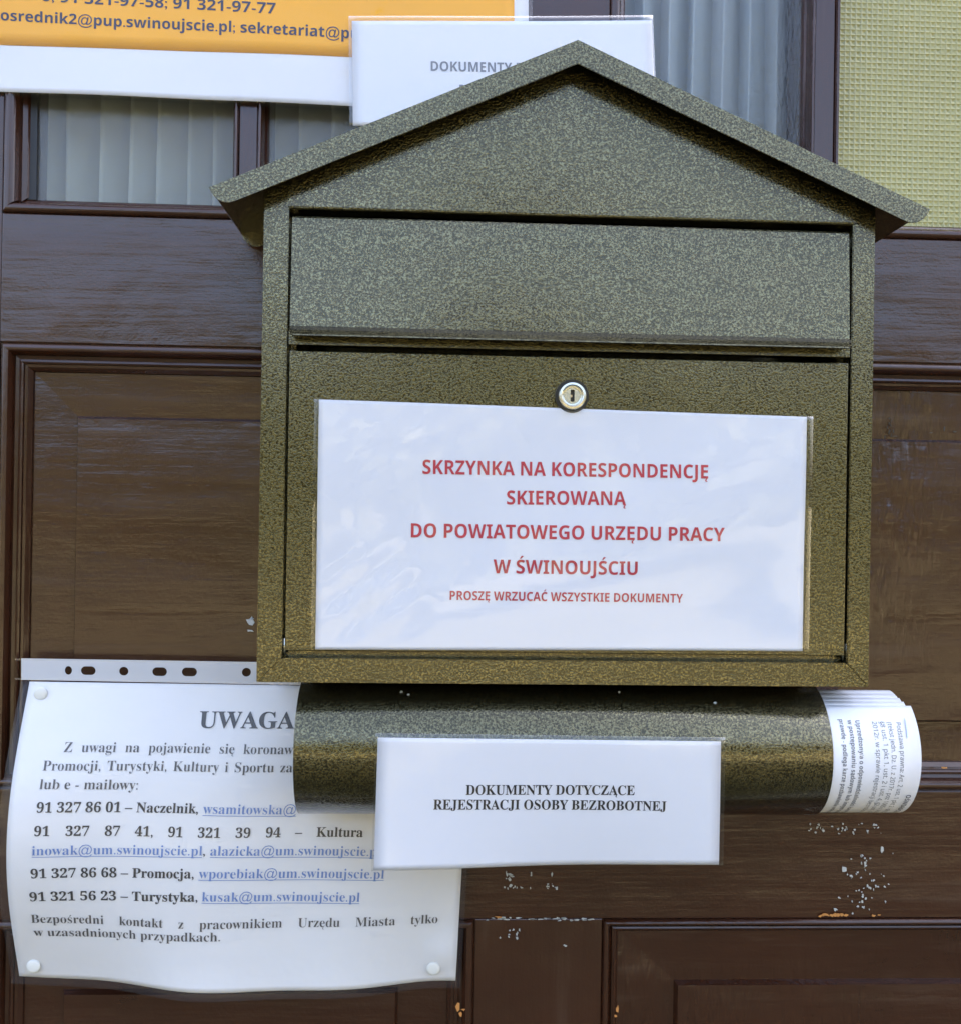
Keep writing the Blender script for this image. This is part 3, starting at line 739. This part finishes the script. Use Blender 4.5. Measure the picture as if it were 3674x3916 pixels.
# orange poster, top left
PY = -.0045
wv = lambda a, b: .0006*math.sin(a*22)*math.sin(b*7+1)+.0005*math.sin(a*11+b*9)
post, s1 = laminated('orange_poster', 'laminated poster with orange field and contact line taped over the left panes', 'poster',
                     ((-620, -900), (2016, -900), (2022, 431), (-600, 322)), PY, (12, 14, 19, 12), wv, FILM_P, nu=60)
s1.guess = (.3, .02)
ob0 = s1.inv(-500, 142)[1]; obr = s1.inv(1966, 120)[0]
sheet('orange_field', s1, lin(.012, obr, 60), lin((ob0+s1.inv(1330, 231)[1]+s1.inv(0, 165)[1])/3, s1.H-.012, 20), ORANGE, post, off=.00025, thick=.0001)
lettering('posrednik2@pup.swinoujscie.pl; sekretariat@pu', 'sansB', s1, (-32, 75), (1372, 149), px2m(40, PY), INKN, post, off=.00045)
lettering('0, 91 321-97-58; 91 321-97-77', 'sansB', s1, (160, 3), (1054, 52), px2m(41, PY), INKN, post, off=.00045)
# small white sheet behind the roof
wv = lambda a, b: .0005*math.sin(a*6+1)
sm_, s2 = laminated('laminated_sheet', 'plain white laminated sheet half hidden behind the letterbox roof, overlapping the orange poster', 'sheet',
                    ((1346, 80), (2490, 77), (2508, 487), (1350, 481)), PY-.0030, (12, 5, 2, 18), wv)
lettering('DOKUMENTY D', 'sansB', s2, (1648, 270), (2003, 277), px2m(37, PY), INKG, sm_)
lettering('R', 'sansB', s2, (1758, 360), (1782, 360), px2m(37, PY), INKG, sm_)

# ================================================================== NOTICE IN ITS PLASTIC SLEEVE
class Notice(Surf):
    def __init__(s):
        s.q = Quad((113, 2607), (1800, 2632), (1742, 3756), (78, 3729), -.0040)
        s.W, s.H = s.q.W, s.q.H; s.guess = (s.W*.4, s.H*.5)
    def pt(s, u, v, off=0):
        a, b = max(-.05, min(1.05, u/s.W)), 1-v/s.H; bb = max(0, min(1, b))
        z = .027*math.sin(math.pi*bb)**1.05*(1-.78*a) + .020*max(0, math.sin(math.pi*max(0, min(1, a))))**1.6*max(0, b)**3 + .0022*math.sin(a*17+1)*max(0, b)**6
        z += .0012*math.sin(a*14+b*3)*bb*(1-bb)*4 + .0035*math.exp(-((a-.97)/.03)**2-((b-.9)/.06)**2)
        p = s.q.pt(u, v, 0)
        return Vector((p.x, p.y - z - off, p.z))
nf = Notice()
nt_ = thing('notice', 'white printed UWAGA notice bulging in a punched plastic sleeve at lower left', 'notice')
sheet('paper', nf, lin(0, nf.W, 60), lin(0, nf.H, 60), PAPER_W, nt_)
M_ = px2m(20, 0)
sheet('sleeve', nf, lin(-M_*1.4, nf.W+M_, 60), lin(-M_*1.3, nf.H+.0005, 60), SLEEVE, nt_, off=.0009, thick=.0001)
K = 1/1.2433
def NL(s_, st, x0, y0, x1, y1, cap, mat, **kw):
    nf.guess = (nf.W*.4, nf.H*.5)
    lettering(s_, st, nf, (x0*K, 2450+y0*K), (x1*K, 2450+y1*K), px2m(cap*K, -.015), mat, nt_, off=.0004, **kw)
NL('UWAGA', 'serifB', 945, 414, 1400, 418, 74, INKD)
NL('Z uwagi na pojawienie się koronaw', 'serif', 303, 530, 1394, 540, 43, INKR, just=True, aspect=.98)
NL('Promocji, Turystyki, Kultury i Sportu za', 'serif', 202, 618, 1390, 626, 43, INKR, just=True, aspect=.98)
NL('lub e - mailowy:', 'serif', 187, 706, 655, 709, 43, INKR)
NL('91 327 86 01 – Naczelnik,', 'serifB', 173, 818, 942, 822, 44, INKD)
NL('wsamitowska@', 'serif', 965, 822, 1408, 826, 43, BLUE, under=True)
NL('91 327 87 41, 91 321 39 94 – Kultura', 'serifB', 162, 930, 1725, 934, 44, INKD, just=True, aspect=.98)
NL('inowak@um.swinoujscie.pl', 'serif', 152, 1022, 962, 1022, 43, BLUE, under=True)
NL(',', 'serif', 966, 1022, 976, 1022, 43, INKR)
NL('alazicka@um.swinoujscie.pl', 'serif', 1000, 1022, 1808, 1026, 43, BLUE, under=True)
NL('91 327 86 68 – Promocja,', 'serifB', 147, 1131, 922, 1131, 44, INKD)
NL('wporebiak@um.swinoujscie.pl', 'serif', 945, 1130, 1826, 1132, 43, BLUE, under=True)
NL('91 321 56 23 – Turystyka,', 'serifB', 143, 1240, 940, 1241, 44, INKD)
NL('kusak@um.swinoujscie.pl', 'serif', 960, 1240, 1710, 1242, 43, BLUE, under=True)
NL('Bezpośredni kontakt z pracownikiem Urzędu Miasta tylko', 'serif', 150, 1342, 2080, 1343, 43, INKR, just=True, aspect=.98)
NL('w uzasadnionych przypadkach.', 'serif', 163, 1405, 1047, 1430, 42, INKR)
# punched strip along the top of the sleeve
sq = Quad((82, 2518), (1812, 2545), (1804, 2632), (82, 2600), -.0042)
crv = bpy.data.curves.new('punched', 'CURVE'); crv.dimensions = '2D'; crv.fill_mode = 'BOTH'; crv.extrude = .0001
def spl(pts):
    s_ = crv.splines.new('POLY'); s_.points.add(len(pts)-1)
    for p, q in zip(s_.points, pts): p.co = (q[0], q[1], 0, 1)
    s_.use_cyclic_u = True
spl([(i/40*sq.W, 0) for i in range(41)] + [(sq.W-i/40*sq.W, sq.H) for i in range(41)])
for hx, hy, hw in ((262, 2564, 13), (338, 2565, 27), (474, 2567, 17), (611, 2569, 27), (725, 2570, 28), (943, 2571, 17), (1080, 2575, 17), (1200, 2577, 27), (1320, 2579, 27)):
    c = sq.inv(hx, hy); r = px2m(16.5, 0); e = max(0, px2m(hw, 0)-r); rx_ = r if hw > 14 else r*.8
    pts = [(c[0]+e+rx_*math.cos(a), c[1]+r*math.sin(a)) for a in [R(-90+15*i) for i in range(13)]] + [(c[0]-e+rx_*math.cos(a), c[1]+r*math.sin(a)) for a in [R(90+15*i) for i in range(13)]]
    spl(pts)
co = bpy.data.objects.new('punched', crv); COL.objects.link(co); bpy.context.view_layer.update()
me = bpy.data.meshes.new_from_object(co.evaluated_get(bpy.context.evaluated_depsgraph_get())); bpy.data.objects.remove(co)
for v_ in me.vertices:
    p = sq.pt(v_.co.x, v_.co.y, v_.co.z+.0001); v_.co = p
me.materials.clear(); link('punched_strip', me, STRIP, nt_)
# weld lines of the sleeve
def weld(y_off, du):
    V = []; Fc = []
    for i in range(61):
        u = -.004+(nf.W+.004)*i/60
        for dv in (0, .0011): p = sq.pt(u, y_off+dv, .0006); V.append(p)
    for i in range(60): a = i*2; Fc.append((a, a+2, a+3, a+1))
    return V, Fc
for yo in (.0, sq.H-.0012):
    V, Fc = weld(yo, 0); mesh('weld_seam', V, Fc, FILM_B, nt_)
# pin heads
for i, (px, py, lb) in enumerate(((158, 2651, 'round cream pin holding the top left corner of the UWAGA notice'), (131, 3693, 'round cream pin holding the bottom left corner of the UWAGA notice'), (1657, 3702, 'round cream pin holding the bottom right corner of the UWAGA notice'))):
    nf.guess = (nf.W*(.05 if px < 900 else .95), nf.H*(.95 if py < 3000 else .05)); u, v = nf.inv(px, py); p = nf.pt(u, v, .0012)
    bm = bmesh.new(); rr_ = px2m(25, 0)
    prv = None; rings = [(rr_, .0), (rr_, -.0004), (rr_*.93, -.0008), (rr_*.6, -.0011), (rr_*.2, -.0012)]
    rv = [[bm.verts.new((p.x+q*math.cos(a*math.pi/20), p.y+y, p.z+q*math.sin(a*math.pi/20))) for a in range(40)] for q, y in rings]
    for k in range(len(rings)-1):
        for a in range(40): c = (a+1) % 40; bm.faces.new((rv[k][a], rv[k][c], rv[k+1][c], rv[k+1][a]))
    bm.faces.new(rv[-1]); bm.faces.new(list(reversed(rv[0])))
    o = frombm('pushpin', bm, PIN, None, True); o['label'] = lb; o['category'] = 'pushpin'; o['group'] = 'cream pins holding the notice'

bpy.data.objects.remove(to)
